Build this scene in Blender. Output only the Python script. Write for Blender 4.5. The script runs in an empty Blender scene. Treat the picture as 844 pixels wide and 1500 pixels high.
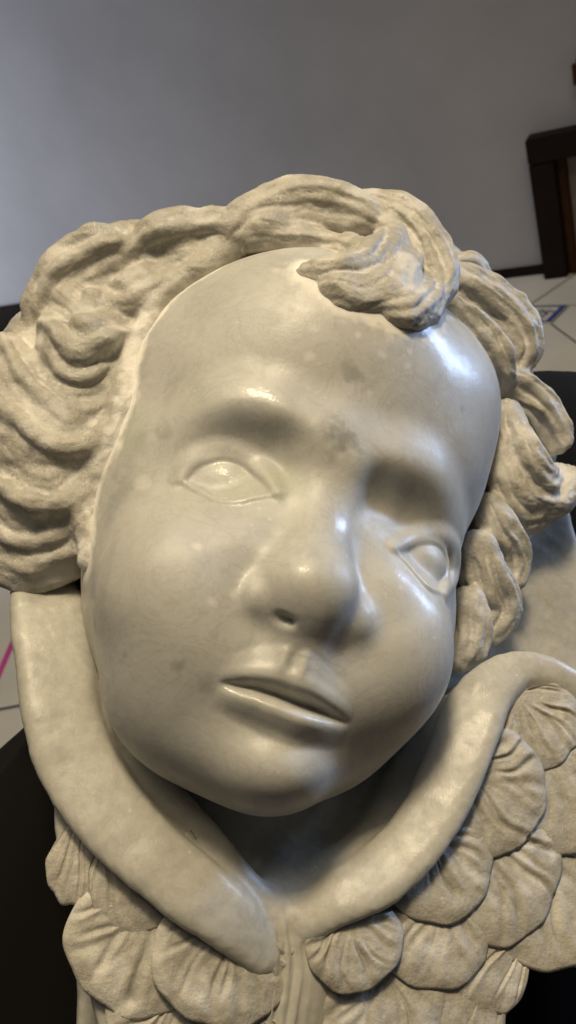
import bpy, bmesh, math, random
import numpy as np
import openvdb
from mathutils import Matrix, Vector

random.seed(7)
rng = np.random.default_rng(7)
SC = bpy.context.scene
COL = SC.collection

# ---------------------------------------------------------------- camera
FPX = 1166.0                                   # focal length in photo pixels (844 x 1500)
UP = np.array([-.313, -.758, -.570]); UP /= np.linalg.norm(UP)      # world up seen from the lens (x right, y down, z away)
EY = np.array([0, 0, 1.]) - UP * UP[2]; EY /= np.linalg.norm(EY)
EX = np.cross(EY, UP)
E = np.array([EX, EY, UP])                     # lens axes -> world axes
CAM_H = 0.76
CAM = np.array([0, 0, CAM_H])
cam_data = bpy.data.cameras.new('camera')
cam = bpy.data.objects.new('camera', cam_data)
COL.objects.link(cam)
m = Matrix.Identity(4)
for i, ax in enumerate(((1, 0, 0), (0, -1, 0), (0, 0, -1))):
    w = E @ np.array(ax, float)
    for j in range(3):
        m[j][i] = w[j]
for j in range(3):
    m[j][3] = CAM[j]
cam.matrix_world = m
cam_data.sensor_fit = 'VERTICAL'
cam_data.sensor_height = 24
cam_data.lens = 24 * FPX / 1500
cam_data.clip_start = 0.01
cam_data.clip_end = 60
cam_data.dof.use_dof = True
cam_data.dof.focus_distance = 0.245
cam_data.dof.aperture_fstop = 15
SC.camera = cam


def ray(px, py):
    return np.array([(px - 422) / FPX, (py - 750) / FPX, 1.0])


def to_world(p_cam_m):
    return E @ np.asarray(p_cam_m, float) + CAM


# ---------------------------------------------------------------- world and light
world = bpy.data.worlds.new('World')
SC.world = world
world.use_nodes = True
bg = world.node_tree.nodes['Background']
bg.inputs[0].default_value = (0.60, 0.66, 0.80, 1)
bg.inputs[1].default_value = 0.045
SC.view_settings.view_transform = 'Standard'
SC.view_settings.look = 'None'
SC.view_settings.exposure = 0.0
SC.view_settings.gamma = 1.0
SC.render.engine = 'CYCLES'
SC.cycles.use_denoising = True
SC.cycles.max_bounces = 6


def area(name, loc, target, size, power, color, size_y=None):
    l = bpy.data.lights.new(name, 'AREA')
    l.energy = power; l.color = color; l.size = size
    if size_y:
        l.shape = 'RECTANGLE'; l.size_y = size_y
    o = bpy.data.objects.new(name, l)
    COL.objects.link(o)
    o.location = loc
    d = Vector(target) - Vector(loc)
    o.rotation_euler = d.to_track_quat('-Z', 'Y').to_euler()
    return o


FACE_W = to_world((0.005, -0.01, 0.25))
def towards(dcam, dist):
    d = np.asarray(dcam, float); d = d / np.linalg.norm(d)
    return FACE_W + (E @ d) * dist
# warm ceiling lamp above the photographer, cool window to the right, cool window far left by the wall
area('ceiling_lamp', towards((-.08, -.84, -.53), 1.5), FACE_W, 0.24, 5.6, (1.0, .82, .55))
soft = area('ceiling_bounce', towards((-.20, -.88, -.40), 1.8), FACE_W, 1.5, 10.0, (1.0, .85, .62))
soft.data.spread = math.radians(120)
w1 = area('window_right', towards((.80, -.50, .28), 1.8), FACE_W, 0.4, 9, (.46, .64, 1.0), 0.7)
w1.data.spread = math.radians(80)
w2 = area('window_left', (-1.9, 2.55, 1.2), (-.75, 2.65, .45), 0.8, 14, (.76, .83, 1.0), 1.1)
w2.data.spread = math.radians(90)
bpy.data.lights['ceiling_lamp'].spread = math.radians(104)

# ---------------------------------------------------------------- sculpture frame (millimetres, face looks along +Z, up is +Y)
FR = np.array([[0.95673633, 0.17018858, 0.23599034],
               [0.23536139, -0.92953971, -0.2838326],
               [0.17105732, 0.32709597, -0.92938023]])
FT = np.array([10.15758903, -5.03131279, 244.47980421])
FO = FR.T @ (-FT)                              # the lens in the sculpture's frame


def at(px, py, z):
    """point of the sculpture at relief height z that shows at that pixel of the photograph"""
    r = FR.T @ ray(px, py)
    return FO + (z - FO[2]) / r[2] * r


def on_ball(px, py, c, rad):
    r = FR.T @ ray(px, py); r = r / np.linalg.norm(r)
    oc = FO - np.asarray(c, float)
    b = oc @ r
    q = b * b - (oc @ oc - rad * rad)
    if q < 0:
        p = FO - b * r
        d = p - c
        return c + d / np.linalg.norm(d) * rad
    return FO + (-b - math.sqrt(q)) * r


ROOT = bpy.data.objects.new('cherub_sculpture', None)
COL.objects.link(ROOT)
_Ef = E @ FR
_o = E @ FT * .001 + CAM
mw = Matrix.Identity(4)
for i in range(3):
    for j in range(3):
        mw[j][i] = _Ef[j][i] * .001
    mw[i][3] = _o[i]
ROOT.matrix_world = mw
ROOT['label'] = 'polished grey marble cherub head with carved curls and folded feathered wings'
ROOT['category'] = 'sculpture'

# ---------------------------------------------------------------- carving tools
def smin(a, b, k):
    if k <= 0:
        return np.minimum(a, b)
    h = np.maximum(k - np.abs(a - b), 0) / k
    return np.minimum(a, b) - h * h * k * .25


def smax(a, b, k):
    return -smin(-a, -b, k)


def rot_xyz(rx, ry, rz):
    m3 = (Matrix.Rotation(math.radians(rz), 3, 'Z') @ Matrix.Rotation(math.radians(ry), 3, 'Y') @ Matrix.Rotation(math.radians(rx), 3, 'X'))
    return np.array(m3)


def ell(c, r, rot=None):
    c = np.asarray(c, np.float32); r = np.asarray(r, np.float32)
    def f(x, y, z):
        x = x - c[0]; y = y - c[1]; z = z - c[2]
        if rot is not None:
            M3 = rot.T.astype(np.float32)
            x, y, z = (M3[0, 0] * x + M3[0, 1] * y + M3[0, 2] * z, M3[1, 0] * x + M3[1, 1] * y + M3[1, 2] * z,
                       M3[2, 0] * x + M3[2, 1] * y + M3[2, 2] * z)
        k0 = np.sqrt((x / r[0]) ** 2 + (y / r[1]) ** 2 + (z / r[2]) ** 2) + 1e-6
        k1 = np.sqrt((x / r[0] ** 2) ** 2 + (y / r[1] ** 2) ** 2 + (z / r[2] ** 2) ** 2) + 1e-9
        return k0 * (k0 - 1) / k1
    rr = max(r) if rot is not None else r
    f.lo = c - rr; f.hi = c + rr
    return f


def spline(pts, n):
    """Catmull-Rom through rows of pts"""
    P = np.asarray(pts, float)
    P = np.vstack([2 * P[0] - P[1], P, 2 * P[-1] - P[-2]])
    out = []
    m_ = len(P) - 3
    for u in np.linspace(0, m_ - 1e-6, n):
        i = int(u); t = u - i
        a, b, c, d = P[i:i + 4]
        out.append(.5 * (2 * b + (c - a) * t + (2 * a - 5 * b + 4 * c - d) * t * t + (3 * b - a - 3 * c + d) * t ** 3))
    return np.array(out)


def tube(pts, rad, n=None, flat=None):
    """smooth chain of tapered capsules; rows x,y,z; rad per row"""
    P = np.c_[np.asarray(pts, float), np.asarray(rad, float)]
    P = spline(P, n or 5 * len(P)) if len(P) > 2 else P
    P = P.astype(np.float32)
    def f(x, y, z):
        D = None
        for a, b in zip(P[:-1], P[1:]):
            v = b[:3] - a[:3]; L = float(v @ v) + 1e-9
            dx = x - a[0]; dy = y - a[1]; dz = z - a[2]
            h = np.clip((dx * v[0] + dy * v[1] + dz * v[2]) / L, 0, 1)
            d = np.sqrt((dx - h * v[0]) ** 2 + (dy - h * v[1]) ** 2 + (dz - h * v[2]) ** 2) - (a[3] + (b[3] - a[3]) * h)
            D = d if D is None else np.minimum(D, d)
        return D
    f.lo = (P[:, :3] - P[:, 3:]).min(0); f.hi = (P[:, :3] + P[:, 3:]).max(0)
    f.path = P
    return f


class Field:
    def __init__(s, lo, hi, h):
        s.lo = np.array(lo, np.float32); s.h = h
        s.n = np.ceil((np.array(hi) - s.lo) / h).astype(int) + 1
        s.ax = [s.lo[i] + h * np.arange(s.n[i], dtype=np.float32) for i in range(3)]
        s.D = np.full(s.n, 30., np.float32)

    def box(s, f, m_):
        sl = []
        for i in range(3):
            a = int(np.clip(math.floor((f.lo[i] - m_ - s.lo[i]) / s.h), 0, s.n[i] - 1))
            b = int(np.clip(math.ceil((f.hi[i] + m_ - s.lo[i]) / s.h) + 1, a + 1, s.n[i]))
            sl.append(slice(a, b))
        return tuple(sl)

    def warp(s, amp, cell, seed):
        """wander the space a little so that what is carved next is uneven"""
        r_ = np.random.default_rng(seed)
        def up(a, n, ax):
            x = np.linspace(0, a.shape[ax] - 1.001, n); i = x.astype(int); t = (x - i).astype(np.float32)
            t = t * t * (3 - 2 * t)
            sh = [1, 1, 1]; sh[ax] = n; t = t.reshape(sh)
            return np.take(a, i, ax) * (1 - t) + np.take(a, i + 1, ax) * t
        s.W = []
        for k in range(3):
            tot = 0
            for c, a_ in ((cell, amp), (cell * .42, amp * .38)):
                g = (r_.random([int(n * s.h / c) + 3 for n in s.n]).astype(np.float32) * 2 - 1) * a_
                for ax in range(3): g = up(g, s.n[ax], ax)
                tot = tot + g
            sh = [1, 1, 1]; sh[k] = s.n[k]
            s.W.append(tot + s.ax[k].reshape(sh))

    def ev(s, f, sl):
        if hasattr(s, 'W'):
            return f(s.W[0][sl], s.W[1][sl], s.W[2][sl])
        return f(s.ax[0][sl[0]][:, None, None], s.ax[1][sl[1]][None, :, None], s.ax[2][sl[2]][None, None, :])

    def add(s, f, k=0, m_=None):
        sl = s.box(f, max(k, 3 * s.h) + (m_ or 2))
        s.D[sl] = smin(s.D[sl], s.ev(f, sl), k)

    def cut(s, f, k=0):
        sl = s.box(f, max(k, 3 * s.h) + 2)
        s.D[sl] = smax(s.D[sl], -s.ev(f, sl), k)

    def hit(s, px, py, sink=0.0):
        """where the line of sight through that pixel meets what is carved so far, pushed in by sink"""
        r = FR.T @ ray(px, py); r = r / np.linalg.norm(r)
        hi = s.lo + s.h * (s.n - 1)
        prev = None
        for t in np.arange(140., 330., .2):
            p = FO + r * t
            if (p < s.lo + s.h).any() or (p > hi - s.h).any():
                prev = None; continue
            q = (p - s.lo) / s.h; i = q.astype(int); f = q - i
            c = s.D[i[0]:i[0] + 2, i[1]:i[1] + 2, i[2]:i[2] + 2]
            d = c[0] * (1 - f[0]) + c[1] * f[0]; d = d[0] * (1 - f[1]) + d[1] * f[1]; d = d[0] * (1 - f[2]) + d[1] * f[2]
            if d <= 0:
                return p + r * sink
        return None

    def mesh(s, smooth=2):
        b = 3 * s.h
        g = openvdb.FloatGrid(b)
        g.copyFromArray(np.clip(s.D, -b, b).astype(np.float32))
        g.gridClass = openvdb.GridClass.LEVEL_SET
        V, Q = g.convertToQuads(0.0)
        V = np.asarray(V, np.float64); Q = np.asarray(Q, np.int64)[:, ::-1]
        V = V * s.h + s.lo
        return relax(V, Q, smooth), Q


def relax(V, Q, n, lam=.5, mu=-.52):
    e = np.vstack([Q[:, [0, 1]], Q[:, [1, 2]], Q[:, [2, 3]], Q[:, [3, 0]]])
    e = np.vstack([e, e[:, ::-1]])
    cnt = np.bincount(e[:, 0], minlength=len(V)).astype(float)[:, None] + 1e-9
    for k in range(n):
        for w in (lam, mu):
            av = np.stack([np.bincount(e[:, 0], V[e[:, 1], i], minlength=len(V)) for i in range(3)], 1) / cnt
            V = V + w * (av - V)
    return V


def vnormals(V, Q):
    a = V[Q[:, 2]] - V[Q[:, 0]]; b = V[Q[:, 3]] - V[Q[:, 1]]
    fn = np.cross(a, b)
    N = np.stack([np.bincount(Q.ravel(), np.repeat(fn[:, i], 4), minlength=len(V)) for i in range(3)], 1)
    return N / (np.linalg.norm(N, axis=1, keepdims=True) + 1e-12)


def mesh_obj(name, V, Q, mat, parent, normals=None, color=None):
    me = bpy.data.meshes.new(name)
    nv, nf, k = len(V), len(Q), Q.shape[1]
    me.vertices.add(nv); me.vertices.foreach_set('co', np.asarray(V, np.float32).ravel())
    me.loops.add(nf * k); me.loops.foreach_set('vertex_index', np.asarray(Q, np.int32).ravel())
    me.polygons.add(nf)
    me.polygons.foreach_set('loop_start', np.arange(0, nf * k, k, dtype=np.int32))
    me.polygons.foreach_set('use_smooth', np.ones(nf, bool))
    me.update(calc_edges=True)
    if color is not None:
        at_ = me.color_attributes.new('stain', 'FLOAT_COLOR', 'POINT')
        at_.data.foreach_set('color', np.c_[color, np.ones((nv, 4 - color.shape[1]))].astype(np.float32).ravel())
    me.validate()
    if normals is not None:
        me.normals_split_custom_set_from_vertices(normals.astype(np.float32))
    o = bpy.data.objects.new(name, me)
    COL.objects.link(o)
    if mat: me.materials.append(mat)
    o.parent = parent
    return o


def noise3(P, scale, seed=0, octv=3):
    """cheap value noise on points"""
    r_ = np.random.default_rng(seed)
    T = r_.random(4096).astype(np.float32)
    out = np.zeros(len(P)); amp = 1.; tot = 0
    for o_ in range(octv):
        p = P * scale * 2 ** o_ + 57.3 * o_
        i = np.floor(p).astype(np.int64); f = p - i; f = f * f * (3 - 2 * f)
        v = 0
        for dx in (0, 1):
            for dy in (0, 1):
                for dz in (0, 1):
                    h = ((i[:, 0] + dx) * 73856093 ^ (i[:, 1] + dy) * 19349663 ^ (i[:, 2] + dz) * 83492791) & 4095
                    v = v + T[h] * (f[:, 0] if dx else 1 - f[:, 0]) * (f[:, 1] if dy else 1 - f[:, 1]) * (f[:, 2] if dz else 1 - f[:, 2])
        out += amp * v; tot += amp; amp *= .5
    return out / tot * 2 - 1


#MATERIALS
def nodes(name):
    m_ = bpy.data.materials.new(name); m_.use_nodes = True
    nt = m_.node_tree
    return m_, nt, nt.nodes['Principled BSDF']


def ramp(nt, fac, stops):
    r = nt.nodes.new('ShaderNodeValToRGB')
    el = r.color_ramp.elements
    while len(el) < len(stops): el.new(.5)
    for e, (p, c) in zip(el, stops):
        e.position = p; e.color = (*c, 1) if len(c) == 3 else c
    nt.links.new(fac, r.inputs[0])
    return r.outputs[0]


def noise(nt, vec, scale, detail=4, rough=.55, dist=0):
    n = nt.nodes.new('ShaderNodeTexNoise')
    n.inputs['Scale'].default_value = scale; n.inputs['Detail'].default_value = detail
    n.inputs['Roughness'].default_value = rough; n.inputs['Distortion'].default_value = dist
    if vec is not None: nt.links.new(vec, n.inputs['Vector'])
    return n.outputs['Fac']


def mix(nt, fac, a, b, mode='MIX'):
    n = nt.nodes.new('ShaderNodeMix'); n.data_type = 'RGBA'; n.blend_type = mode
    for i, v in ((0, fac), (6, a), (7, b)):
        if hasattr(v, 'is_linked') or isinstance(v, bpy.types.NodeSocket): nt.links.new(v, n.inputs[i])
        else: n.inputs[i].default_value = v if i == 0 else (*v, 1)
    return n.outputs[2]


def math_(nt, op, a, b=None):
    n = nt.nodes.new('ShaderNodeMath'); n.operation = op
    for i, v in ((0, a), (1, b)):
        if v is None: continue
        if isinstance(v, bpy.types.NodeSocket): nt.links.new(v, n.inputs[i])
        else: n.inputs[i].default_value = v
    return n.outputs[0]


def marble(name, c_lo, c_hi, rough, bump, coat, sss, dusty=0.0):
    m_, nt, p = nodes(name)
    tc = nt.nodes.new('ShaderNodeTexCoord').outputs['Object']          # millimetres
    n1 = noise(nt, tc, .022, 6, .6, .6)
    col = ramp(nt, n1, [(.30, c_lo), (.68, c_hi)])
    n2 = noise(nt, tc, .05, 8, .65, 2.2)                                # drifting grey veins
    v = ramp(nt, n2, [(.46, (0, 0, 0)), (.50, (1, 1, 1)), (.54, (0, 0, 0))])
    col = mix(nt, math_(nt, 'MULTIPLY', v, .26), col, (.30, .30, .27))
    n3 = noise(nt, tc, .35, 5, .7)
    col = mix(nt, math_(nt, 'MULTIPLY', ramp(nt, n3, [(.42, (0, 0, 0)), (.75, (1, 1, 1))]), .14 + .3 * dusty), col, (.74, .72, .66))
    vo = nt.nodes.new('ShaderNodeTexVoronoi'); vo.inputs['Scale'].default_value = .16
    nt.links.new(tc, vo.inputs['Vector'])
    sp = ramp(nt, vo.outputs['Distance'], [(.05, (1, 1, 1)), (.12, (0, 0, 0))])
    gate = ramp(nt, noise(nt, tc, .03, 3), [(.50, (0, 0, 0)), (.60, (1, 1, 1))])
    col = mix(nt, math_(nt, 'MULTIPLY', math_(nt, 'MULTIPLY', sp, gate), .35), col, (.76, .75, .70))
    at_ = nt.nodes.new('ShaderNodeAttribute'); at_.attribute_name = 'stain'
    sx = nt.nodes.new('ShaderNodeSeparateColor'); nt.links.new(at_.outputs['Color'], sx.inputs[0])
    col = mix(nt, sx.outputs[0], col, (.15, .155, .14))
    col = mix(nt, sx.outputs[2], col, (.36, .39, .28))
    col = mix(nt, sx.outputs[1], col, (.80, .77, .70))
    nt.links.new(col, p.inputs['Base Color'])
    rn = ramp(nt, noise(nt, tc, .12, 5, .6), [(.3, (rough - .09,) * 3), (.7, (rough + .12,) * 3)])
    nt.links.new(math_(nt, 'ADD', rn, math_(nt, 'MULTIPLY', sx.outputs[1], .3)), p.inputs['Roughness'])
    b1 = nt.nodes.new('ShaderNodeBump'); b1.inputs['Distance'].default_value = .0005; b1.inputs['Strength'].default_value = bump
    mp = nt.nodes.new('ShaderNodeMapping'); mp.inputs['Scale'].default_value = (2.2, .22, .8); mp.inputs['Rotation'].default_value = (0, 0, .7)
    nt.links.new(tc, mp.inputs['Vector'])
    hgt = math_(nt, 'ADD', noise(nt, tc, .9, 4, .65), math_(nt, 'MULTIPLY', noise(nt, tc, .25, 4, .6), 1.2))
    hgt = math_(nt, 'ADD', hgt, math_(nt, 'MULTIPLY', noise(nt, mp.outputs[0], 1.0, 3, .7, .4), .8))
    nt.links.new(hgt, b1.inputs['Height']); nt.links.new(b1.outputs[0], p.inputs['Normal'])
    if coat:
        nt.links.new(math_(nt, 'MULTIPLY', at_.outputs['Alpha'], coat), p.inputs['Coat Weight']); p.inputs['Coat Roughness'].default_value = .10
        b2 = nt.nodes.new('ShaderNodeBump'); b2.inputs['Distance'].default_value = .0005; b2.inputs['Strength'].default_value = bump * 1.1
        nt.links.new(hgt, b2.inputs['Height']); nt.links.new(b2.outputs[0], p.inputs['Coat Normal'])
    if sss:
        p.inputs['Subsurface Weight'].default_value = sss
        p.inputs['Subsurface Radius'].default_value = (1, .85, .6)
        p.inputs['Subsurface Scale'].default_value = .0022
    return m_


M_FACE = marble('polished_marble', (.42, .41, .365), (.54, .53, .485), .43, .12, .6, .5)
M_HAIR = marble('carved_marble', (.33, .305, .245), (.48, .445, .365), .46, .55, .4, 0, .5)
M_WING = marble('smooth_marble', (.37, .355, .30), (.50, .48, .415), .38, .14, 0, 0, .25)


def plain(name, c0, c1, scale, rough, bump=0, spec=.5):
    m_, nt, p = nodes(name)
    tc = nt.nodes.new('ShaderNodeTexCoord').outputs['Object']
    n = noise(nt, tc, scale, 6, .6)
    nt.links.new(ramp(nt, n, [(.3, c0), (.7, c1)]), p.inputs['Base Color'])
    p.inputs['Roughness'].default_value = rough
    p.inputs['Specular IOR Level'].default_value = spec
    if bump:
        b1 = nt.nodes.new('ShaderNodeBump'); b1.inputs['Distance'].default_value = .001; b1.inputs['Strength'].default_value = bump
        nt.links.new(noise(nt, tc, scale * 12, 4), b1.inputs['Height']); nt.links.new(b1.outputs[0], p.inputs['Normal'])
    return m_


M_WALL = plain('wall_plaster', (.33, .315, .31), (.43, .41, .40), 2.2, .85, .35)
M_GROUT = plain('grout', (.10, .07, .05), (.16, .11, .08), 20, .9)
M_TILE = plain('glazed_tile', (.50, .49, .44), (.60, .58, .53), 6, .35, .05)
M_WOOD = plain('dark_wood', (.008, .0045, .003), (.016, .008, .005), 30, .6, .2, .15)
M_WOOD2 = plain('brown_wood', (.035, .014, .004), (.06, .024, .007), 30, .6, .2, .2)
M_PANEL = plain('grey_panel', (.20, .17, .14), (.25, .22, .18), 5, .7)
M_BLUE = plain('blue_glaze', (.03, .045, .22), (.05, .07, .30), 30, .3)
M_INK = plain('dark_blue_glaze', (.04, .05, .10), (.07, .08, .14), 30, .3)
M_PINK = plain('magenta_glaze', (.42, .03, .22), (.52, .06, .30), 40, .35)


def cloth_mat():
    m_, nt, p = nodes('black_rib_cloth')
    tc = nt.nodes.new('ShaderNodeTexCoord').outputs['Object']
    w = nt.nodes.new('ShaderNodeTexWave'); w.inputs['Scale'].default_value = .5; w.inputs['Distortion'].default_value = .6
    w.inputs['Detail'].default_value = 2
    nt.links.new(tc, w.inputs['Vector'])
    nt.links.new(ramp(nt, w.outputs['Fac'], [(.2, (.003, .0028, .0027)), (.8, (.0065, .006, .0058))]), p.inputs['Base Color'])
    p.inputs['Roughness'].default_value = .95; p.inputs['Specular IOR Level'].default_value = .15
    b1 = nt.nodes.new('ShaderNodeBump'); b1.inputs['Distance'].default_value = .001; b1.inputs['Strength'].default_value = .25
    nt.links.new(w.outputs['Fac'], b1.inputs['Height']); nt.links.new(b1.outputs[0], p.inputs['Normal'])
    return m_


M_CLOTH = cloth_mat()

# ---------------------------------------------------------------- room: floor and wall
W0 = np.array([.606, 1.643, 0]); WD = np.array([.784, -.62, 0]); WD /= np.linalg.norm(WD); WN = np.array([WD[1], -WD[0], 0])   # WN points into the room
if WN @ (CAM - W0) < 0: WN = -WN


def floor_at(px, py):
    r = E @ ray(px, py)
    return (r * (CAM_H / -r[2]))[:2]


def poly_obj(name, pts, z0, z1, mat, parent=None, bev=0.0):
    """flat slab with a polygon outline"""
    bm = bmesh.new()
    vs = [bm.verts.new((p[0], p[1], z1)) for p in pts]
    f = bm.faces.new(vs)
    if f.normal.z < 0: f.normal_flip()
    ex = bmesh.ops.extrude_face_region(bm, geom=[f])
    for v in [g for g in ex['geom'] if isinstance(g, bmesh.types.BMVert)]: v.co.z = z0
    bmesh.ops.recalc_face_normals(bm, faces=bm.faces)
    if bev:
        top = [e for e in bm.edges if all(abs(v.co.z - z1) < 1e-6 for v in e.verts)]
        bmesh.ops.bevel(bm, geom=top, offset=bev, segments=2, affect='EDGES')
    me = bpy.data.meshes.new(name); bm.to_mesh(me); bm.free()
    me.materials.append(mat)
    o = bpy.data.objects.new(name, me); COL.objects.link(o); o.parent = parent
    return o


def wall_box(name, s0, s1, z0, z1, d0, d1, mat, parent=None, bev=.002):
    """box on the wall: s along it, z up, d out of it"""
    bm = bmesh.new()
    bmesh.ops.create_cube(bm, size=1)
    for v in bm.verts:
        s_ = s0 if v.co.x < 0 else s1; z_ = z0 if v.co.z < 0 else z1; d_ = d0 if v.co.y < 0 else d1
        p = W0 + WD * s_ + WN * d_
        v.co = (p[0], p[1], z_)
    bmesh.ops.recalc_face_normals(bm, faces=bm.faces)
    if bev: bmesh.ops.bevel(bm, geom=bm.edges[:], offset=bev, segments=2, affect='EDGES')
    me = bpy.data.meshes.new(name); bm.to_mesh(me); bm.free()
    me.materials.append(mat)
    o = bpy.data.objects.new(name, me); COL.objects.link(o); o.parent = parent
    return o


def tag(o, label=None, cat=None, kind=None, group=None):
    if label: o['label'] = label
    if cat: o['category'] = cat
    if kind: o['kind'] = kind
    if group: o['group'] = group
    return o


def empty(name, loc):
    o = bpy.data.objects.new(name, None); COL.objects.link(o); o.location = loc
    return o


def put(o, root):
    """hang a mesh built in world coordinates on its thing"""
    o.parent = root
    o.matrix_parent_inverse = Matrix.Translation(-Vector(root.location))
    return o


floor = poly_obj('floor', [(-4, -1.5), (4, -1.5), (4, 4.5), (-4, 4.5)], -.05, -.006, M_GROUT)
tag(floor, kind='structure')
wall = wall_box('wall', -3.6, 2.4, -.02, 2.5, -.12, 0, M_WALL, bev=0)
tag(wall, kind='structure')
put(tag(wall_box('skirting', -1.315, .136, -.004, .019, .001, .010, M_WOOD), None), wall) if False else None
sk = wall_box('skirting', -1.30, .136, -.004, .020, .001, .010, M_WOOD); sk.parent = wall

# floor tiles round the small painted insert
TL, TR, BR, BL = [np.array(p) for p in ((.613, 1.446), (.669, 1.384), (.609, 1.345), (.566, 1.398))]
D1 = np.array([.934, .36]); D2 = (TR - TL) / np.linalg.norm(TR - TL); D3 = np.array([-.03, -1.]); D4 = np.array([-.80, -.58])
TILES = [[TL, TL + D1 * .34, np.array([.80, 1.75]), np.array([.45, 1.80]), TL + np.array([-.22, .14])],
         [TL, TR, TR + D2 * .30, TL + D1 * .34 + np.array([.18, -.2]), TL + D1 * .34],
         [TR, BR, BR + D3 * .24, BR + D3 * .24 + np.array([.30, -.05]), TR + D2 * .30],
         [BL, BL + np.array([-.20, -.10]), BR + D3 * .24 + np.array([-.2, -.02]), BR + D3 * .24, BR],
         [TL, TL + np.array([-.22, .14]), BL + np.array([-.20, -.10]), BL]]


def inset(pts, g):
    P = np.array(pts); c = P.mean(0)
    out = []
    A = .5 * np.sum(P[:, 0] * np.roll(P[:, 1], -1) - P[:, 1] * np.roll(P[:, 0], -1))
    n_ = len(P)
    for i in range(n_):
        a, b, c2 = P[i - 1], P[i], P[(i + 1) % n_]
        e1 = (b - a) / np.linalg.norm(b - a); e2 = (c2 - b) / np.linalg.norm(c2 - b)
        sg = 1 if A > 0 else -1
        n1 = np.array([-e1[1], e1[0]]) * sg; n2 = np.array([-e2[1], e2[0]]) * sg
        h = n1 + n2; h /= max(np.dot(h, n1), .25) * np.linalg.norm(h) / np.linalg.norm(h)
        out.append(b + g * h)
    return out


for T in TILES:
    poly_obj('tile', inset(T, .0025), -.006, 0, M_TILE, floor, .001)


def painted_insert(corners, mat_wide, wide_edges, motif, flip=False):
    ins = inset(corners, .0015)
    o = poly_obj('painted_tile', ins, -.006, .0005, M_TILE, floor, .0008)
    P = [np.array(p) for p in inset(corners, .003)]
    for i in range(4):
        a, b = P[i], P[(i + 1) % 4]
        w = .011 if i in wide_edges else .0045
        d = (b - a) / np.linalg.norm(b - a)
        c = np.mean(P, 0); n_ = np.array([-d[1], d[0]])
        if n_ @ (c - a) < 0: n_ = -n_
        poly_obj('painted_border', [a + d * .0002 * i, b - d * .0002 * i, b + n_ * w - d * w * .6, a + n_ * w + d * w * .6], .0005, .0012 + .0001 * i,
                 mat_wide if i in wide_edges else M_INK, o)
    if motif:
        c = np.mean(P, 0); u = (P[1] - P[0]); v = (P[3] - P[0])
        bm = bmesh.new()
        rr = random.Random(4)
        for cu, cv, R_ in ((-.16, .10, .11), (.02, .0, .13), (.18, -.12, .10), (-.04, -.2, .07), (.06, .22, .07)):
            pts = []
            for k in range(14):
                a = k / 14 * 2 * math.pi
                q = R_ * (1 + .35 * math.sin(3 * a + cu * 9) + .1 * rr.random())
                pts.append(c + u * (cu + q * math.cos(a)) + v * (cv + q * math.sin(a)))
            for k in range(14):
                a, b = pts[k], pts[(k + 1) % 14]
                ai, bi = c + (a - c) * .97 + u * (cu * .03 - .0) * 0, c + (b - c) * .97
                ci = c + u * cu + v * cv
                ai, bi = ci + (a - ci) * .55, ci + (b - ci) * .55
                bm.faces.new([bm.verts.new((p[0], p[1], .0011)) for p in (a, b, bi, ai)])
        me = bpy.data.meshes.new('painted_flower'); bm.to_mesh(me); bm.free(); me.materials.append(M_INK)
        f = bpy.data.objects.new('painted_flower', me); COL.objects.link(f); f.parent = o
    return o


painted_insert([TL, TR, BR, BL], M_BLUE, (1,), True)
MA = np.array([-.491, 1.062]); MB = np.array([-.516, .976]); md = (MB - MA) / np.linalg.norm(MB - MA); mn = np.array([md[1], -md[0]])
q0 = MA - md * .06
corners = [q0 + mn * .008, q0 + md * .22 + mn * .008, q0 + md * .22 - mn * .20, q0 - mn * .20]
wide = [floor_at(-140, 860), floor_at(90, 850), floor_at(110, 1190), floor_at(-160, 1230)]
poly_obj('tile', wide, -.006, -.0005, M_TILE, floor, .001)
painted_insert(corners, M_PINK, (0,), False)
# plain square tiles over the rest of the floor
BUSY = [np.array(T) for T in TILES] + [np.array(wide), np.array(corners)]
PIT = .20


def inside(P, poly):
    c = False
    for a, b in zip(poly, np.roll(poly, -1, 0)):
        if (a[1] > P[1]) != (b[1] > P[1]) and P[0] < (b[0] - a[0]) * (P[1] - a[1]) / (b[1] - a[1]) + a[0]:
            c = not c
    return c


tile_me = None
for i in range(-10, 9):
    for j in range(0, 19):
        cx, cy = i * PIT + .05, j * PIT
        P = np.array([cx, cy])
        if (np.array([cx, cy, 0]) - W0) @ WN < PIT * .72: continue
        if any(inside(P + np.array([u, v]) * .1, b) for b in BUSY for u in (-1, 0, 1) for v in (-1, 0, 1)): continue
        if tile_me is None:
            o = poly_obj('tile', [(-.0975, -.0975), (.0975, -.0975), (.0975, .0975), (-.0975, .0975)], -.006, -.0002, M_TILE, floor, .001)
            tile_me = o.data
        else:
            o = bpy.data.objects.new('tile', tile_me); COL.objects.link(o); o.parent = floor
        o.location = (cx, cy, 0)

# dark wooden frame standing at the wall
fr_root = empty('wooden_surround', W0 + WD * .2 + WN * .03)
tag(fr_root, 'low dark brown wooden frame with a grey panel against the wall on the floor', 'furniture')
for o in (wall_box('side_post', .138, .186, 0, .240, .002, .040, M_WOOD), wall_box('side_post', .560, .610, 0, .240, .002, .040, M_WOOD),
          wall_box('top_rail', .138, .610, .241, .288, .002, .042, M_WOOD),
          wall_box('inner_strip', .187, .203, .0, .239, .002, .026, M_WOOD2), wall_box('panel', .204, .559, 0, .239, .002, .014, M_PANEL)):
    put(o, fr_root)
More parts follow.
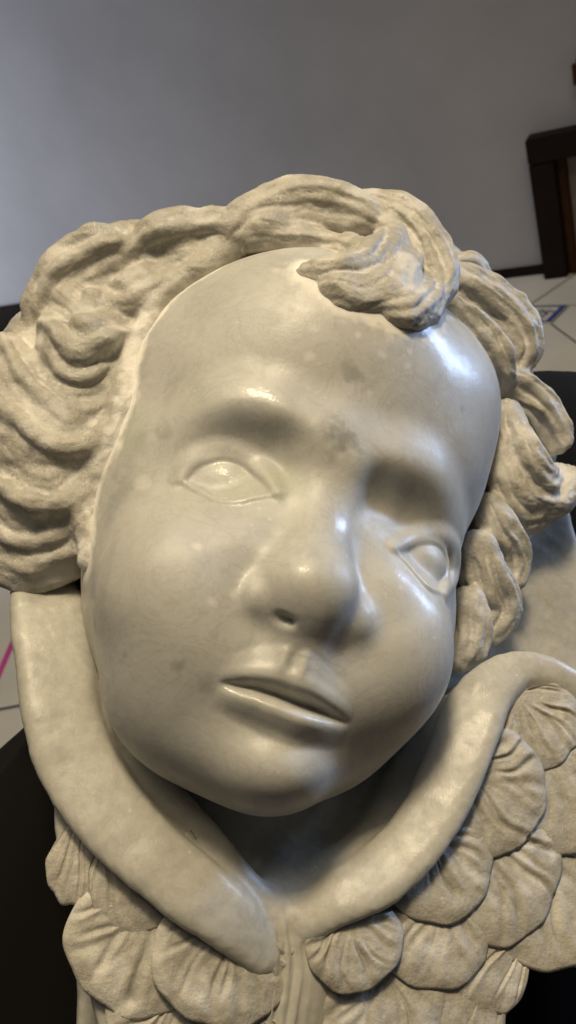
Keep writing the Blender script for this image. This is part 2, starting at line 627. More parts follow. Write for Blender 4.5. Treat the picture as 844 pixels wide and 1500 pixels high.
# plank at the foot of the wall
o = wall_box('wooden_plank', -2.6, -1.335, 0, .112, .002, .024, M_WOOD, bev=.006)
tag(o, 'long dark brown wooden plank lying along the foot of the wall', 'plank')
o = wall_box('wooden_block', .232, .30, .352, .402, .001, .03, M_WOOD2, bev=.008)
tag(o, 'small brown wooden block fixed on the wall above the dark frame', 'block')

#HEAD
def build_head():
    F = Field((-84, -104, -70), (84, 116, 34), .55)
    F.add(ell((0, 40, -42), (70, 66, 53)))                                   # skull and forehead
    F.add(ell((0, 60, -20), (42, 34, 31)), 14)                               # forehead boss
    F.add(ell((37, 64, -38), (32, 30, 28)), 16)
    F.add(ell((-2, -24, -38), (64, 60, 44)), 16)                              # middle of the face
    F.add(ell((-50, 2, -36), (17, 30, 24)), 14)                              # temple
    F.add(ell((-4, -60, -22), (44.5, 32, 29)), 14)                               # jaw
    F.add(ell((-33, -38, -9), (26, 26, 23)), 12)
    F.add(ell((-28, -50, -8), (16, 16, 16)), 12)                            # cheeks
    F.add(ell((27, -41, -10), (24, 26, 22)), 12)
    F.add(ell((-1, -80, -6.5), (16, 12.5, 18)), 12)
    F.add(ell((-24, -64, -14), (22, 19, 16)), 14)                              # chin
    for s, bx, by, bz in ((-1, -29, 19, -3), (1, 28, 13.5, -4)):             # brow ridges
        F.add(tube([(s * 9, by - 4, bz + 7), (s * 20, by + 1, bz + 4), (s * 32, by + .5, bz - 2), (s * 46, by - 8, bz - 15)], [6.5, 8.5, 8.5, 5.5], 40), 11)
    # sockets
    F.cut(ell((-29, 4, 14.5), (22, 11.5, 15.0), rot_xyz(0, -14, -4)), 7)
    F.cut(ell((33, -3.5, 13.5), (19.5, 11.5, 13.6), rot_xyz(0, 14, -8)), 9)
    F.cut(ell((-15, 3, 15), (6, 9, 9)), 9)
    F.cut(ell((16, 0, 15), (6, 9, 9)), 9)
    # nose
    F.add(tube([(0, 18, -1), (0, 2, -2.0), (-.8, -14, 4.0), (-1.6, -26, 10.5)], [9.5, 9.5, 9.5, 10], 24), 12)
    F.add(ell((-1.8, -33.0, 14.0), (13.4, 11.4, 11.4)), 5)
    F.add(ell((-15.2, -38.0, 7.6), (6.4, 6.8, 8.4)), 3.5)
    F.add(ell((13.6, -38.5, 6.8), (6.2, 7.2, 8.4)), 5)
    F.add(tube([(-6, -40, 8), (-1.6, -42.5, 10.5), (5, -41, 8)], [6.5, 6, 6.5]), 8)
    F.add(tube([(-1.6, -38, 13), (-1.4, -47, 9)], [6.5, 5]), 8)
    F.add(ell((-1.5, -50, 5.5), (7, 6, 7.5)), 6)
    F.add(ell((-21, -50, -2), (10, 12, 9)), 10)
    F.add(ell((19, -52, -3), (10, 12, 9)), 10)
    F.add(tube([(-15, -10, -3), (-21, -24, 1)], [8, 9]), 10)
    F.add(tube([(17, -14, -4), (21, -26, 0)], [8, 8]), 10)
    for x, y, w_ in ((413, 907, 3.2),):
        F.cut(ell(F.hit(x, y) + np.array([0, -.4, .4]), (w_, 1.2, 1.7), rot_xyz(20, 0, 6)), 2.4)
    # muzzle
    F.add(ell((-1, -56, -6), (24, 16, 17)), 10)
    ML = np.array([F.hit(x, y) for x, y in ((318, 1000), (345, 1003), (374, 1007), (405, 1016), (435, 1028), (465, 1039), (490, 1050), (514, 1062))])
    # eyes
    eyes = [((333, 703), 15.5, np.array([-.12, -.05, 1.]), 1.05,
             [(268, 705), (286, 686), (308, 677), (332, 675), (360, 685), (385, 703), (404, 724)],
             [(268, 705), (292, 719), (317, 730), (342, 734), (366, 730), (404, 724)]),
            ((625, 828), 14.0, np.array([.30, -.10, .95]), 1.6,
             [(576, 806), (598, 801), (624, 797), (640, 802), (649, 818), (651, 842), (645, 868)],
             [(576, 806), (597, 826), (613, 843), (628, 860), (645, 868)])]
    for (cx, cy), r, nrm, proud, up, lo in eyes:
        nrm = nrm / np.linalg.norm(nrm)
        c = F.hit(cx, cy) + nrm * (proud - r)
        F.add(ell(c, (r, r * .86, r)), 2.0)
        def lid(curve, rows):
            cen = np.array([cx, cy], float)
            made = []
            for off, prd, rad, k in rows:
                P = []
                for i, (x, y) in enumerate(curve):
                    d = np.array([x, y]) - cen; d /= np.linalg.norm(d)
                    w_ = .12 + .88 * math.sin(math.pi * (i + .35) / (len(curve) - .3))
                    q = np.array([x, y]) + d * off * 4.7 * w_
                    p = F.hit(q[0], q[1], rad - prd)
                    if p is not None: P.append(p)
                made.append((tube(P, [rad * .5] + [rad] * (len(P) - 2) + [rad * .5], 24), k))
            return made
        A = lid(lo, ((.7, .75, 1.0, 1.0),))
        B = lid(up, ((.8, .9, 1.1, .8), (2.4, .65, 1.5, 1.8), (4.2, .2, 1.7, 3.5)))
        for f, k in A + B: F.add(f, k)
    V, Q = F.mesh(2)
    # lips, cut with a profile along the line of the mouth: an overhanging upper lip, the lower one set back
    x0, x1 = ML[0, 0], ML[-1, 0]
    s_ = np.clip((V[:, 0] - x0) / (x1 - x0), 0, 1)
    w_ = np.sin(np.pi * s_) ** 1.0
    v_ = (V[:, 1] - np.interp(V[:, 0], ML[:, 0], ML[:, 1])) / (.55 + .45 * w_)
    tv = np.linspace(-20, 16, 721)
    tz = np.interp(tv, [-19, -14.5, -11.5, -9.6, -7.6, -5.6, -3.8, -2.2, -1.1, -.3, .4, 1.0, 2.0, 3.4, 5.4, 8.0, 13],
                   [0, -.3, -.5, .7, 2.7, 4.2, 4.3, 2.4, -.4, -2.8, -2.7, .0, 2.3, 3.4, 3.0, 1.7, 0])
    g_ = np.exp(-.5 * (np.arange(-24, 25) * .05 / .42) ** 2); g_ /= g_.sum()
    tz = np.convolve(np.pad(tz, 24, mode='edge'), g_, 'valid')
    bow = 1 - .20 * np.exp(-((s_ - .45) / .08) ** 2) * (v_ > .6) + .12 * np.exp(-((s_ - .62) / .15) ** 2)
    near = (V[:, 2] > -12) & (V[:, 1] > -92) & (V[:, 1] < -44)
    V[:, 2] += np.where(near, np.interp(v_, tv, tz) * w_ * bow, 0)
    pa, pb = F.hit(437, 948), F.hit(425, 984)                                # philtrum
    q_ = np.clip((V[:, 1] - pb[1]) / (pa[1] - pb[1]), -.3, 1.2)
    dx = V[:, 0] - (pb[0] + (pa[0] - pb[0]) * q_)
    fall = np.exp(-((q_ - .45) / .5) ** 4) * (V[:, 2] > 5) * (np.abs(V[:, 1] - (pa[1] + pb[1]) / 2) < 8)
    V[:, 2] += fall * (-.75 * np.exp(-(dx / 1.5) ** 2) + .45 * np.exp(-((np.abs(dx) - 2.9) / 1.3) ** 2))
    keep = (V[Q].mean(1)[:, 2] > -66)
    Q = Q[keep]
    return V, Q


hV, hQ = build_head()
print('head', len(hV))


def head_stains():
    S = np.zeros((len(hV), 4))
    C = (FR @ hV.T).T + FT
    px = np.c_[422 + FPX * C[:, 0] / C[:, 2], 750 + FPX * C[:, 1] / C[:, 2]]
    front = vnormals(hV, hQ)[:, 2] > .1
    j = noise3(hV, .25, 31, 3); j2 = noise3(hV, .7, 33, 2)
    for x, y, r, a in ((500, 645, 23, .58), (486, 668, 13, .32), (515, 545, 15, .36), (505, 535, 8, .3), (238, 640, 14, .35), (262, 975, 9, .4), (356, 872, 9, .3), (676, 600, 7, .4),
                       (700, 560, 6, .3), (630, 770, 12, .2), (350, 590, 5, .2), (183, 960, 6, .3), (455, 700, 14, .18), (300, 1000, 12, .25), (640, 560, 7, .2)):
        p = HEADP(x, y)
        d = np.linalg.norm(hV - p, axis=1) / (r / 4.6)
        S[:, 0] = np.maximum(S[:, 0], a * np.clip(1.25 - d + 1.1 * j + .5 * j2, 0, 1))
    for x0, y0, x1, y1, r, a in ((215, 520, 190, 620, 7, .35), (205, 640, 160, 760, 9, .35), (185, 600, 170, 700, 5, .3), (170, 780, 150, 860, 6, .2), (250, 560, 235, 640, 6, .18)):
        for t in np.linspace(0, 1, 36):
            p = HEADP(x0 + (x1 - x0) * t, y0 + (y1 - y0) * t)
            d = np.linalg.norm(hV - p, axis=1) / (r / 4.6)
            S[:, 0] = np.maximum(S[:, 0], .55 * a * np.clip(1.3 - .6 * d + 1.2 * j, 0, 1))
    for x, y, r, a in ((405, 705, 60, .55), (420, 770, 50, .3), (190, 640, 60, .5), (240, 700, 50, .25), (300, 560, 70, .2), (345, 700, 50, .3)):
        p = HEADP(x, y)
        d = np.linalg.norm(hV - p, axis=1) / (r / 4.6)
        S[:, 2] = np.maximum(S[:, 2], a * np.clip(1 - d + .4 * j, 0, 1))
    for x, y, r in ((488, 463, 5), (503, 470, 5), (525, 490, 5), (437, 410, 6), (470, 385, 8), (420, 385, 5), (347, 472, 4), (460, 480, 6), (540, 575, 6), (560, 520, 6), (598, 535, 7),
                    (575, 500, 4), (600, 515, 4), (450, 520, 8), (640, 590, 4), (405, 395, 8), (490, 395, 9), (520, 470, 4), (548, 500, 4), (585, 470, 6), (615, 480, 6), (540, 465, 7),
                    (290, 800, 6), (310, 880, 7), (340, 870, 6), (210, 705, 10), (395, 760, 4), (370, 770, 4), (380, 745, 4), (330, 730, 3), (355, 1020, 4), (620, 870, 5), (588, 860, 4)):
        p = HEADP(x, y)
        d = np.linalg.norm(hV - p, axis=1) / (r / 4.6)
        S[:, 1] = np.maximum(S[:, 1], .40 * np.clip(1.15 - d + 1.3 * j, 0, 1))
    for x, y, r, a in ((352, 592, 40, 1), (390, 600, 25, .8), (328, 690, 26, .6), (345, 733, 22, .35), (325, 875, 30, .9), (345, 862, 22, .8), (425, 955, 26, 1), (420, 1050, 50, .8), (470, 1070, 40, .8), (330, 1015, 24, .7),
                       (455, 815, 26, .7), (500, 770, 26, .9), (640, 520, 110, .8), (600, 900, 60, .7), (400, 1130, 30, .2), (690, 600, 60, .6), (300, 800, 20, .6)):
        p = HEADP(x, y)
        d = np.linalg.norm(hV - p, axis=1) / (r / 4.6)
        S[:, 3] = np.maximum(S[:, 3], a * np.clip(1.3 - d + .9 * j, 0, 1))
    return S


def HEADP(px, py):
    r = FR.T @ ray(px, py); r = r / np.linalg.norm(r)
    hit = HEAD_BVH.ray_cast(Vector(FO), Vector(r))
    return np.array(hit[0]) if hit[0] is not None else at(px, py, -30)


from mathutils.bvhtree import BVHTree
HEAD_BVH = BVHTree.FromPolygons([tuple(v) for v in hV], [tuple(q) for q in hQ])


#BODY
def poly_prism(pix, zref, z0, z1, tilt=0.0, rnd=4.0):
    """plate with the outline of those pixels at relief height zref, between heights z0 and z1 (+ tilt * x)"""
    P2 = np.array([at(x, y, zref + 0)[:2] for x, y in pix])
    def f(x, y, z):
        a = x + 0 * y; b = y + 0 * x
        a = np.broadcast_to(a, np.broadcast_shapes(x.shape, y.shape)); b = np.broadcast_to(b, a.shape)
        inside = np.zeros(a.shape, bool); D = np.full(a.shape, 1e9)
        for (x0, y0), (x1, y1) in zip(P2, np.roll(P2, -1, 0)):
            ex, ey = x1 - x0, y1 - y0
            h = np.clip(((a - x0) * ex + (b - y0) * ey) / (ex * ex + ey * ey + 1e-9), 0, 1)
            D = np.minimum(D, (a - x0 - h * ex) ** 2 + (b - y0 - h * ey) ** 2)
            if y0 != y1:
                inside ^= ((y0 > b) != (y1 > b)) & (a < (b - y0) * ex / ey + x0)
        D = np.sqrt(D) * np.where(inside, -1, 1)
        zz = z - tilt * x
        dz = np.abs(zz - (z0 + z1) / 2) - (z1 - z0) / 2
        return smax((D + 0 * z).astype(np.float32), (dz + 0 * y).astype(np.float32), rnd)
    f.lo = np.r_[P2.min(0), min(z0 + tilt * P2[:, 0].min(), z0 + tilt * P2[:, 0].max())]
    f.hi = np.r_[P2.max(0), max(z1 + tilt * P2[:, 0].min(), z1 + tilt * P2[:, 0].max())]
    return f


def pixtube(rows, n=None):
    """rows px, py, z, radius"""
    return tube([at(r[0], r[1], r[2]) for r in rows], [r[3] for r in rows], n)


def dust(V, Q, amt):
    """pale bruised stone in the chisel cuts, a little grime on the deepest"""
    e = np.vstack([Q[:, [0, 1]], Q[:, [1, 2]], Q[:, [2, 3]], Q[:, [3, 0]]]); e = np.vstack([e, e[:, ::-1]])
    cnt = np.bincount(e[:, 0], minlength=len(V)) + 1e-9
    W_ = V
    for k in range(3):
        W_ = np.stack([np.bincount(e[:, 0], W_[e[:, 1], i], minlength=len(V)) for i in range(3)], 1) / cnt[:, None]
    cav = ((W_ - V) * vnormals(V, Q)).sum(1)
    j = noise3(V, .16, 41, 3)
    S = np.zeros((len(V), 4))
    S[:, 1] = np.clip((cav - .04) * 4.5 * (.8 + 1.1 * j), 0, .55) * amt
    S[:, 1] = np.maximum(S[:, 1], np.clip((noise3(V, .07, 43, 3) - .12) * 2.2, 0, .45) * amt)
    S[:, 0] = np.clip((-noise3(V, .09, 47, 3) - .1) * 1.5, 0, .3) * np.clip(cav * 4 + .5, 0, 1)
    S[:, 3] = np.clip((noise3(V, .12, 53, 3) - .02) * 3, 0, .9)
    return S


def split(V, Q, label, names, mats, parent, S=None):
    """cut one carved skin into parts along the creases; normals run on across the cuts"""
    N = vnormals(V, Q)
    fl = label[Q]
    fl = np.sort(fl, 1)[:, 1]
    out = []
    for i, nm in enumerate(names):
        q = Q[fl == i]
        if len(q) < 8:
            out.append(None); continue
        u, inv = np.unique(q, return_inverse=True)
        out.append(mesh_obj(nm, V[u], inv.reshape(q.shape), mats[i], parent, normals=N[u], color=None if S is None else S[u]))
    return out


RIM_L = [(60, 815, -54), (68, 898, -40), (78, 965, -33), (86, 1040, -27), (116, 1130, -23), (180, 1216, -20), (258, 1286, -17), (325, 1342, -17), (385, 1405, -21)]
RIM_R = [(450, 1352, -21), (500, 1316, -18), (548, 1290, -17), (598, 1242, -17), (640, 1180, -18), (670, 1110, -20), (694, 1045, -23), (726, 1000, -25), (768, 978, -25), (818, 992, -25), (885, 1035, -25)]


def band(rows, hw, n=9, dome=.05, tilt=0.):
    C = spline([at(*r[:3]) for r in rows], 22)
    T = np.gradient(C, axis=0); T /= np.linalg.norm(T, axis=1, keepdims=True)
    v = FO - C; v /= np.linalg.norm(v, axis=1, keepdims=True)
    B = np.cross(T, v); B /= np.linalg.norm(B, axis=1, keepdims=True)
    W = np.interp(np.linspace(0, 1, 22), np.linspace(0, 1, len(hw)), hw)
    out = []
    for q in np.linspace(-1, 1, n):
        rad = W * .16 + .9
        P = C + B * (q * (W - rad))[:, None] + v * ((1 - q * q) * dome * W + q * tilt * W - rad)[:, None]
        out.append(tube(P, rad, 24))
    def f(x, y, z):
        D = out[0](x, y, z)
        for o_ in out[1:]:
            D = smin(D, o_(x, y, z), 3.0)
        return D
    f.lo = np.min([o_.lo for o_ in out], 0); f.hi = np.max([o_.hi for o_ in out], 0)
    return f


def build_body():
    F = Field((-118, -165, -92), (128, 60, -2), 1.0)
    fs = {}
    slab = poly_prism([(20, 870), (45, 985), (95, 1160), (115, 1330), (110, 1600), (600, 1600), (620, 1480), (760, 1405), (930, 1400), (900, 1000), (842, 770), (800, 600), (700, 480), (400, 400), (150, 460), (10, 620)], -57, -84, -56)
    wl = poly_prism([(76, 1120), (80, 1215), (86, 1275), (118, 1333), (112, 1380), (124, 1430), (142, 1500), (170, 1620), (400, 1620), (400, 1380), (250, 1290), (150, 1200)], -28, -70, -27, 0, 3)
    wr = poly_prism([(700, 1000), (760, 975), (900, 1010), (930, 1440), (844, 1418), (760, 1421), (700, 1455), (625, 1502), (560, 1620), (400, 1620), (400, 1380), (530, 1320), (640, 1190)], -25, -70, -25, 0, 3)
    neck = tube([(0, -50, -54), (-3, -100, -66), (-4, -135, -58)], [30, 28, 24])
    chest = ell(at(412, 1430, -40), (22, 34, 20))
    rl = band(RIM_L, [8.5, 11.5, 11, 10.5, 10.5, 9.5, 9, 8, 4], tilt=.16); rr = band(RIM_R, [4, 6.5, 8, 8.5, 9, 9.8, 10, 8, 5.5, 4.8, 4.5], tilt=.16)
    il = band([(112, 900, -48), (134, 1010, -38), (160, 1090, -33), (210, 1172, -29), (284, 1248, -27), (345, 1312, -25), (395, 1370, -26)], [9, 10, 11, 11, 10, 8, 5], dome=-.1)
    ir = band([(430, 1345, -27), (490, 1290, -27), (550, 1250, -28), (596, 1182, -31), (628, 1105, -34), (652, 1040, -38)], [5, 7, 9, 10, 10, 9], dome=-.1)
    groups = [('slab', [(slab, 0)]), ('neck', [(neck, 12), (chest, 6), (ell(at(565, 1190, -62), (24, 30, 20)), 14), (ell(at(240, 1140, -66), (24, 30, 20)), 14), (ell(at(478, 1236, -58), (26, 28, 20)), 14)]), ('wing', [(wl, 3), (rl, 3), (il, 9)]), ('wing', [(wr, 3), (rr, 3), (ir, 9)])]
    for nm, fl in groups:
        for f, k in fl:
            F.add(f, k, 3)
    V, Q = F.mesh(3)
    lab = np.stack([np.min([f(V[:, 0], V[:, 1], V[:, 2]) for f, k in fl], 0) if nm != 'slab' and True else fl[0][0](V[:, 0], V[:, 1], V[:, 2]) for nm, fl in groups], 0).argmin(0)
    nz = noise3(V, .12, 3, 3)
    N = vnormals(V, Q)
    V = V + N * (nz * .45 + noise3(V, .4, 13, 2) * (.07 + .45 * np.clip((V[:, 1] + 52) / 12, 0, 1) * (V[:, 0] < 0)))[:, None]
    C = (FR @ V.T).T + FT
    px = 422 + FPX * C[:, 0] / C[:, 2]; py = 750 + FPX * C[:, 1] / C[:, 2]
    fl = np.exp(-((px - 412) / 34) ** 4) * np.clip((py - 1335) / 40, 0, 1) * (lab == 1)
    V[:, 2] += fl * (np.sin((px - 412 + 6 * np.sin(py * .03)) * .36) * .9 + noise3(V, .2, 8, 2) * .5)
    return split(V, Q, lab, [g[0] for g in groups], [M_WING] * 4, ROOT)


slab_o, neck_o, wing_l, wing_r = build_body()


def feather(root, tip, phim, z0, z1, parent, seed, aspect=1.0, sharp=.26):
    r_ = np.random.default_rng(seed)
    A = at(*root, z0); B = at(*tip, z1)
    a = B - A; L = np.linalg.norm(a); a /= L
    n = np.array([0, 0, 1.]); b = np.cross(n, a); b /= np.linalg.norm(b); n = np.cross(a, b)
    nr, nf = 34, 120
    ph = np.linspace(-1, 1, nf)
    k = 12 if phim > 50 else 5
    cuts = np.sort(np.linspace(-.9, .9, k) + r_.normal(0, .045, k))
    dep = .15 + .85 * r_.random(k) ** 1.3; wid = .022 + .035 * r_.random(k); st = .1 + .3 * r_.random(k); en = .75 + .25 * r_.random(k); bend = r_.normal(0, .08, k)
    sw = r_.normal(0, .16)
    V = []; G = []
    for i in range(nr + 2):
        rho = min(i / (nr - 1), 1.0)
        e = max(0., (rho - .78) / .22)
        for j in range(nf):
            p = ph[j]; ang = p * math.radians(phim) + sw * rho * rho
            l = L * (1 - sharp * p ** 2 - .06 * p ** 8) * (1 + .018 * math.sin(7 * p + seed) + .012 * math.sin(17 * p + 2 * seed))
            x = rho * l * math.cos(ang); y = rho * l * math.sin(ang) * aspect
            g = 0.
            for c in range(k):
                d = (p - cuts[c] - bend[c] * math.sin(3 * rho) - .035 * math.sin(9 * rho + 5 * c + seed)) / (wid[c] * (1.5 - .6 * rho))
                amp = min(1, max(0, (rho - st[c]) / .2)) * min(1, max(0, (en[c] + .12 - rho) / .2))
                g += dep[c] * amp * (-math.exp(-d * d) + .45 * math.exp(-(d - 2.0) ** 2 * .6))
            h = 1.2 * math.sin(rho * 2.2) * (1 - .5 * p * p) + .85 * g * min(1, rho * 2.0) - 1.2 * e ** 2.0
            if i >= nr:
                h -= 1.9 * (i - nr + 1); x *= 1 - .012 * (i - nr + 1); y *= 1 - .012 * (i - nr + 1)
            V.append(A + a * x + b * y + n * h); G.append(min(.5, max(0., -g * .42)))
    V = np.array(V)
    Q = np.array([(i * nf + j, (i + 1) * nf + j, (i + 1) * nf + j + 1, i * nf + j + 1) for i in range(nr + 1) for j in range(nf - 1)])
    V = V + np.array([0, 0, 1.]) * (noise3(V, .2, 5, 3) * .6)[:, None]
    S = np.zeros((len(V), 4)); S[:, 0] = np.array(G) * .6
    S[:, 1] = np.clip((noise3(V, .10, 60 + seed, 3) - .1) * 1.6, 0, .35)
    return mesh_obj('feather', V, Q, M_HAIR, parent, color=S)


FE_R = [((752, 1014), (834, 1110), 64, -24.5, -22.3), ((684, 1130), (788, 1212), 82, -22, -20.2), ((795, 1085), (875, 1242), 76, -24, -22.3),
        ((626, 1222), (676, 1346), 84, -21.5, -19.8), ((700, 1220), (778, 1368), 78, -23, -21.4), ((510, 1336), (522, 1456), 76, -19.5, -18),
        ((640, 1312), (642, 1454), 84, -22.5, -20.9), ((790, 1228), (832, 1424), 76, -24.2, -22.6), ((560, 1405), (578, 1566), 82, -23.2, -21.6),
        ((780, 1325), (672, 1464), 38, -24.6, -22.8), ((740, 1345), (604, 1500), 42, -24.9, -23.1), ((700, 1325), (640, 1490), 38, -24.9, -23.2)]
FE_L = [((128, 1150), (112, 1326), 26, -28.4, -26), ((172, 1195), (196, 1376), 48, -26.5, -24), ((344, 1342), (288, 1502), 80, -21.5, -20),
        ((232, 1315), (176, 1488), 76, -25.5, -23.4), ((262, 1450), (222, 1590), 76, -25.2, -23.4), ((370, 1470), (370, 1590), 70, -23, -21.5)]
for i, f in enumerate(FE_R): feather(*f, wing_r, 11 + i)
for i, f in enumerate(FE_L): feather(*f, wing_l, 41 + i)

#HAIR


def on_head(px, py, lift, zfall):
    r = FR.T @ ray(px, py); r = r / np.linalg.norm(r)
    hit = HEAD_BVH.ray_cast(Vector(FO), Vector(r))
    if hit[0] is None:
        return at(px, py, zfall)
    p = np.array(hit[0])
    return at(px, py, p[2] + lift)


def lock_strands(rows, hw, n, ridge=1.0, seed=0):
    """one lock: a full body with n carved strands along rows px, py, z (z, or ('h', lift, z) for a lock lying on the brow)"""
    r_ = np.random.default_rng(seed)
    C = np.array([on_head(r[0], r[1], r[2][1], r[2][2]) if isinstance(r[2], tuple) else at(*r[:3]) for r in rows])
    m_ = 20
    C = spline(C, m_)
    T = np.gradient(C, axis=0); T /= np.linalg.norm(T, axis=1, keepdims=True)
    v = (FO - C); v /= np.linalg.norm(v, axis=1, keepdims=True)
    B = np.cross(T, v); B /= np.linalg.norm(B, axis=1, keepdims=True)
    v = np.cross(B, T)
    t = np.linspace(0, 1, m_)
    W = hw * (.42 + .58 * np.sin(np.pi * np.clip(t * .92 + .06, 0, 1)) ** .7)
    out, core = [], []
    for q in (-.5, 0, .5):
        core.append(tube(C + B * (q * W)[:, None] - v * (.10 * W)[:, None], W * .62 * (1 if q == 0 else .85), 18))
    for s_ in range(n):
        th = math.radians(-80 + 160 * s_ / (n - 1)) + .10 * np.sin(t * 5 + 6 * r_.random()) + r_.normal(0, .06)
        rad = W * (1.05 / n) * (1 + r_.normal(0, .12)) + .25
        P = C + B * (np.sin(th) * (W - .3 * rad))[:, None] + v * (np.cos(th) * .58 * W - rad * (.75 - .6 * ridge))[:, None]
        out.append(tube(P, rad, 22))
    return out, core


H = lambda lift, z: ('h', lift, z)
LOCKS = [
    ([(352, 345, -20), (290, 352, -23), (228, 370, -27), (196, 392, -29)], 11, 4, .35),
    ([(236, 362, -29), (175, 376, -31), (118, 406, -35), (84, 450, -39), (82, 482, -41)], 12, 4, .45),
    ([(262, 400, -27), (222, 428, -27), (180, 446, -29), (142, 430, -33)], 8, 3, .5),
    ([(92, 440, -34), (130, 470, -30), (176, 462, -30)], 9, 3, .5),
    ([(74, 482, -33), (124, 516, -25), (188, 488, -28)], 10.5, 3, .5),
    ([(68, 512, -33), (118, 556, -27), (192, 516, -29)], 8, 3, .6),
    ([(8, 495, -37), (32, 552, -32), (78, 600, -29), (132, 610, -28), (174, 586, -29), (196, 545, -32)], 7.5, 3, .6),
    ([(-25, 550, -38), (18, 612, -32), (72, 652, -28), (124, 656, -28), (164, 620, -31), (180, 585, -33)], 10, 3, .6),
    ([(-30, 620, -40), (12, 668, -36), (66, 696, -33), (118, 688, -33), (150, 650, -36)], 8, 3, .6),
    ([(-25, 700, -40), (28, 730, -34), (76, 740, -31), (110, 722, -32), (134, 690, -36)], 10, 3, .6),
    ([(-25, 775, -44), (35, 796, -39), (88, 790, -37), (122, 745, -38)], 9, 3, .6),
    ([(-14, 815, -46), (48, 828, -40), (100, 815, -39), (123, 785, -41)], 7.5, 3, .6),
    ([(345, 352, -18), (385, 322, -16), (440, 308, -14), (500, 312, -12), (560, 338, -10)], 11, 6, .35),
    ([(372, 358, H(0, -15)), (425, 354, H(1, -12)), (480, 358, H(2, -9)), (530, 378, H(3, -6))], 6, 4, .7),
    ([(498, 300, -17), (560, 310, -12), (608, 338, -8), (633, 385, H(5, -6)), (632, 430, H(3, -4)), (604, 452, H(2, -2)), (566, 456, H(0, 0))], 8.5, 6, .9),
    ([(450, 408, H(-3.5, -4)), (496, 406, H(-.5, -2)), (546, 388, H(3, 0)), (574, 354, H(6.5, -3)), (566, 330, -8)], 7, 6, 1.0),
    ([(474, 438, H(-3.5, -3)), (526, 440, H(-.5, 0)), (578, 416, H(3, 1)), (604, 374, H(6, -2))], 6.5, 6, 1.0),
    ([(640, 402, -34), (685, 402, -38), (714, 422, -42)], 8, 4, .7),
    ([(648, 412, -30), (695, 442, -34), (736, 472, -36), (752, 512, -39), (742, 555, -42)], 11.5, 6, .8),
    ([(655, 445, -26), (696, 492, -30), (720, 538, -34), (735, 578, -40)], 7.5, 4, .8),
    ([(724, 560, -40), (765, 582, -41), (797, 614, -42), (818, 655, -44)], 9, 5, .8),
    ([(732, 600, -36), (748, 660, -34), (778, 706, -36), (810, 718, -40), (826, 690, -46)], 10.5, 6, .9),
    ([(726, 640, -36), (735, 700, -36), (762, 746, -40), (796, 748, -45)], 8.5, 5, .9),
    ([(708, 735, -35), (726, 780, -37), (748, 822, -41), (740, 862, -43)], 8.5, 5, .9),
    ([(696, 790, -34), (710, 845, -36), (728, 888, -40), (706, 930, -42)], 8.5, 5, .9),
    ([(684, 870, -33), (688, 925, -36), (672, 972, -38)], 6.5, 4, .9),
]


def hair_gap(F):
    """pale bruised stone where the chisel ran along the hairline; then link the head"""
    S = head_stains()
    I = np.clip(np.round((hV - F.lo) / F.h).astype(int), 0, F.n - 1)
    d = F.D[I[:, 0], I[:, 1], I[:, 2]]
    inb = ((hV > F.lo) & (hV < F.lo + F.h * (F.n - 1))).all(1)
    j = noise3(hV, .3, 77, 3)
    wgt = np.where(hV[:, 0] < 32, 1., .35) * np.where(hV[:, 1] > 80, .35, 1.)
    S[:, 1] = np.maximum(S[:, 1], np.where(inb, wgt * np.clip(1.25 - np.abs(d) / 3.4 + .9 * j, 0, 1), 0))
    mesh_obj('head', hV, hQ, M_FACE, ROOT, color=S)


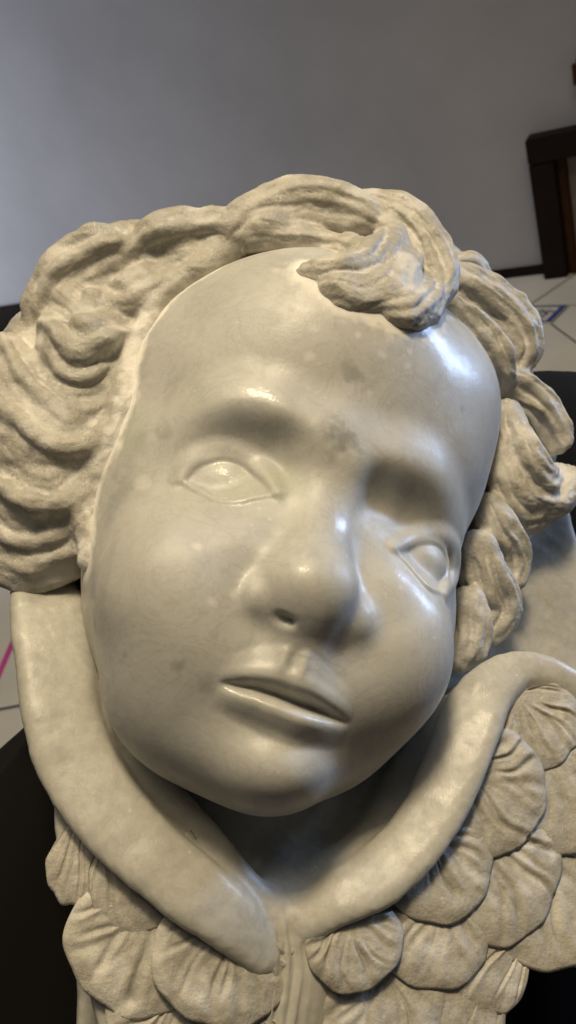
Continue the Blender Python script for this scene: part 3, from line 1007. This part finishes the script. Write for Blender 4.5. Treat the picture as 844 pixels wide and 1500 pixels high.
def build_hair():
    F = Field((-132, -62, -78), (122, 136, 16), .8)
    F.warp(1.5, 13, 5)
    cores, paths = [], []
    for i, (rows, hw, n, ridge) in enumerate(LOCKS):
        st, core = lock_strands(rows, hw, n, ridge, seed=i)
        for c in core:
            F.add(c, 3.2, 5)
        for s in st:
            F.add(s, 1.4, 4)
        cores.append(st + core); paths.append((st, hw))
    for rows in ([(350, 366, -24, 7), (304, 394, -25, 7.5), (260, 426, -28, 8), (222, 474, -31, 8), (201, 537, -34, 8), (184, 602, -36, 8), (157, 670, -37, 7.5), (134, 730, -37, 7), (122, 800, -38, 6)],
                 [tuple(on_head(x, y, -3.0, -22)) + (5.5,) for x, y in ((350, 364), (395, 356), (440, 354), (490, 362), (540, 384))],
                 [tuple(on_head(x, y, 1.5, -14)) + (6.,) for x, y in ((385, 338), (440, 326), (490, 326), (540, 340), (590, 366))],
                 [(330, 362, -28, 9), (230, 398, -34, 10), (150, 425, -38, 10)],
                 [(330, 370, -48, 14), (200, 420, -52, 16), (90, 500, -54, 18), (60, 620, -56, 20), (60, 760, -58, 16), (80, 845, -60, 12)],
                 [(480, 340, -40, 14), (600, 380, -44, 16), (700, 470, -56, 14), (745, 600, -60, 14), (760, 700, -62, 14), (720, 820, -60, 10), (690, 930, -58, 8)]):
        F.add(tube([r[:3] for r in rows], [r[3] for r in rows]) if len(rows) == 5 and rows[0][3] < 7 else pixtube(rows), 2, 3)
    line = []
    for x, y in ((356, 360), (334, 370), (298, 388), (262, 412), (236, 440), (214, 470), (200, 500), (190, 534), (184, 582), (163, 640), (146, 680), (133, 712), (125, 765), (121, 820)):
        z = on_head(x + 9, y + 4, 0, -30)[2]
        line.append(at(x + 3, y + 2, z - 3.0))
    fillet = tube(line, 2.6 + .5 * rng.random(len(line)), 60)
    F.add(fillet, 6.0, 4)
    hair_gap(F)
    V, Q = F.mesh(1)
    lab = np.full(len(V), 0); best = np.full(len(V), 1e9)
    for i, parts in enumerate(cores):
        lo = np.min([f.lo for f in parts], 0) - 12; hi = np.max([f.hi for f in parts], 0) + 12
        u = np.where(((V > lo) & (V < hi)).all(1))[0]
        d = np.min([f(V[u, 0], V[u, 1], V[u, 2]) for f in parts], 0)
        w = d < best[u]
        lab[u[w]] = i; best[u[w]] = d[w]
    N = vnormals(V, Q)
    jit = noise3(V, .10, 21, 2)
    fine = np.zeros(len(V)); famp = np.full(len(V), .16)
    for i, (st, hw) in enumerate(paths):
        u = np.where(lab == i)[0]
        mid = st[len(st) // 2].path[:, :3]; edge = st[0].path[:, :3]
        d2 = ((V[u][:, None, :] - mid[None]) ** 2).sum(2); k = d2.argmin(1)
        B = edge - mid; B = B / (np.linalg.norm(B, axis=1, keepdims=True) + 1e-6)
        lat = ((V[u] - mid[k]) * B[k]).sum(1)
        famp[u] = .24 if LOCKS[i][3] > .65 else .14
        fine[u] = np.sin(lat * 2.3 + 2.2 * jit[u] * 2) * (.5 + .5 * np.sin(lat * .9 + 3 * jit[u] + i))
    V = V + N * (noise3(V, .13, 9, 2) * .6 + noise3(V, .5, 10, 2) * .2 + fine * famp)[:, None]
    S = dust(V, Q, 1.0)
    d = fillet(V[:, 0], V[:, 1], V[:, 2])
    S[:, 1] = np.maximum(S[:, 1], np.clip(1.2 - d / 1.6 + .9 * noise3(V, .35, 63, 3), 0, .95))
    return split(V, Q, lab, ['hair_lock'] * len(LOCKS), [M_HAIR] * len(LOCKS), ROOT, S)


build_hair()


#CLOTH
def build_cloth():
    F = Field((-260, -330, -700), (330, 190, -60), 5.0)
    pr = poly_prism([(700, 562), (770, 548), (850, 528), (990, 490), (1150, 700), (1150, 1700), (-300, 1700), (-250, 1340), (0, 1072), (40, 1030), (160, 900), (500, 650)], -110, -690, -92, 0, 40)
    F.add(pr, 0, 5)
    V, Q = F.mesh(3)
    N = vnormals(V, Q)
    V = V + N * (noise3(V * np.array([1, .35, .5]), .018, 4, 3) * 14)[:, None]
    o = mesh_obj('black_cloth', V, Q, M_CLOTH, None)
    o.matrix_world = ROOT.matrix_world.copy()
    tag(o, 'black ribbed cloth spread beneath and around the marble cherub', 'cloth')


build_cloth()
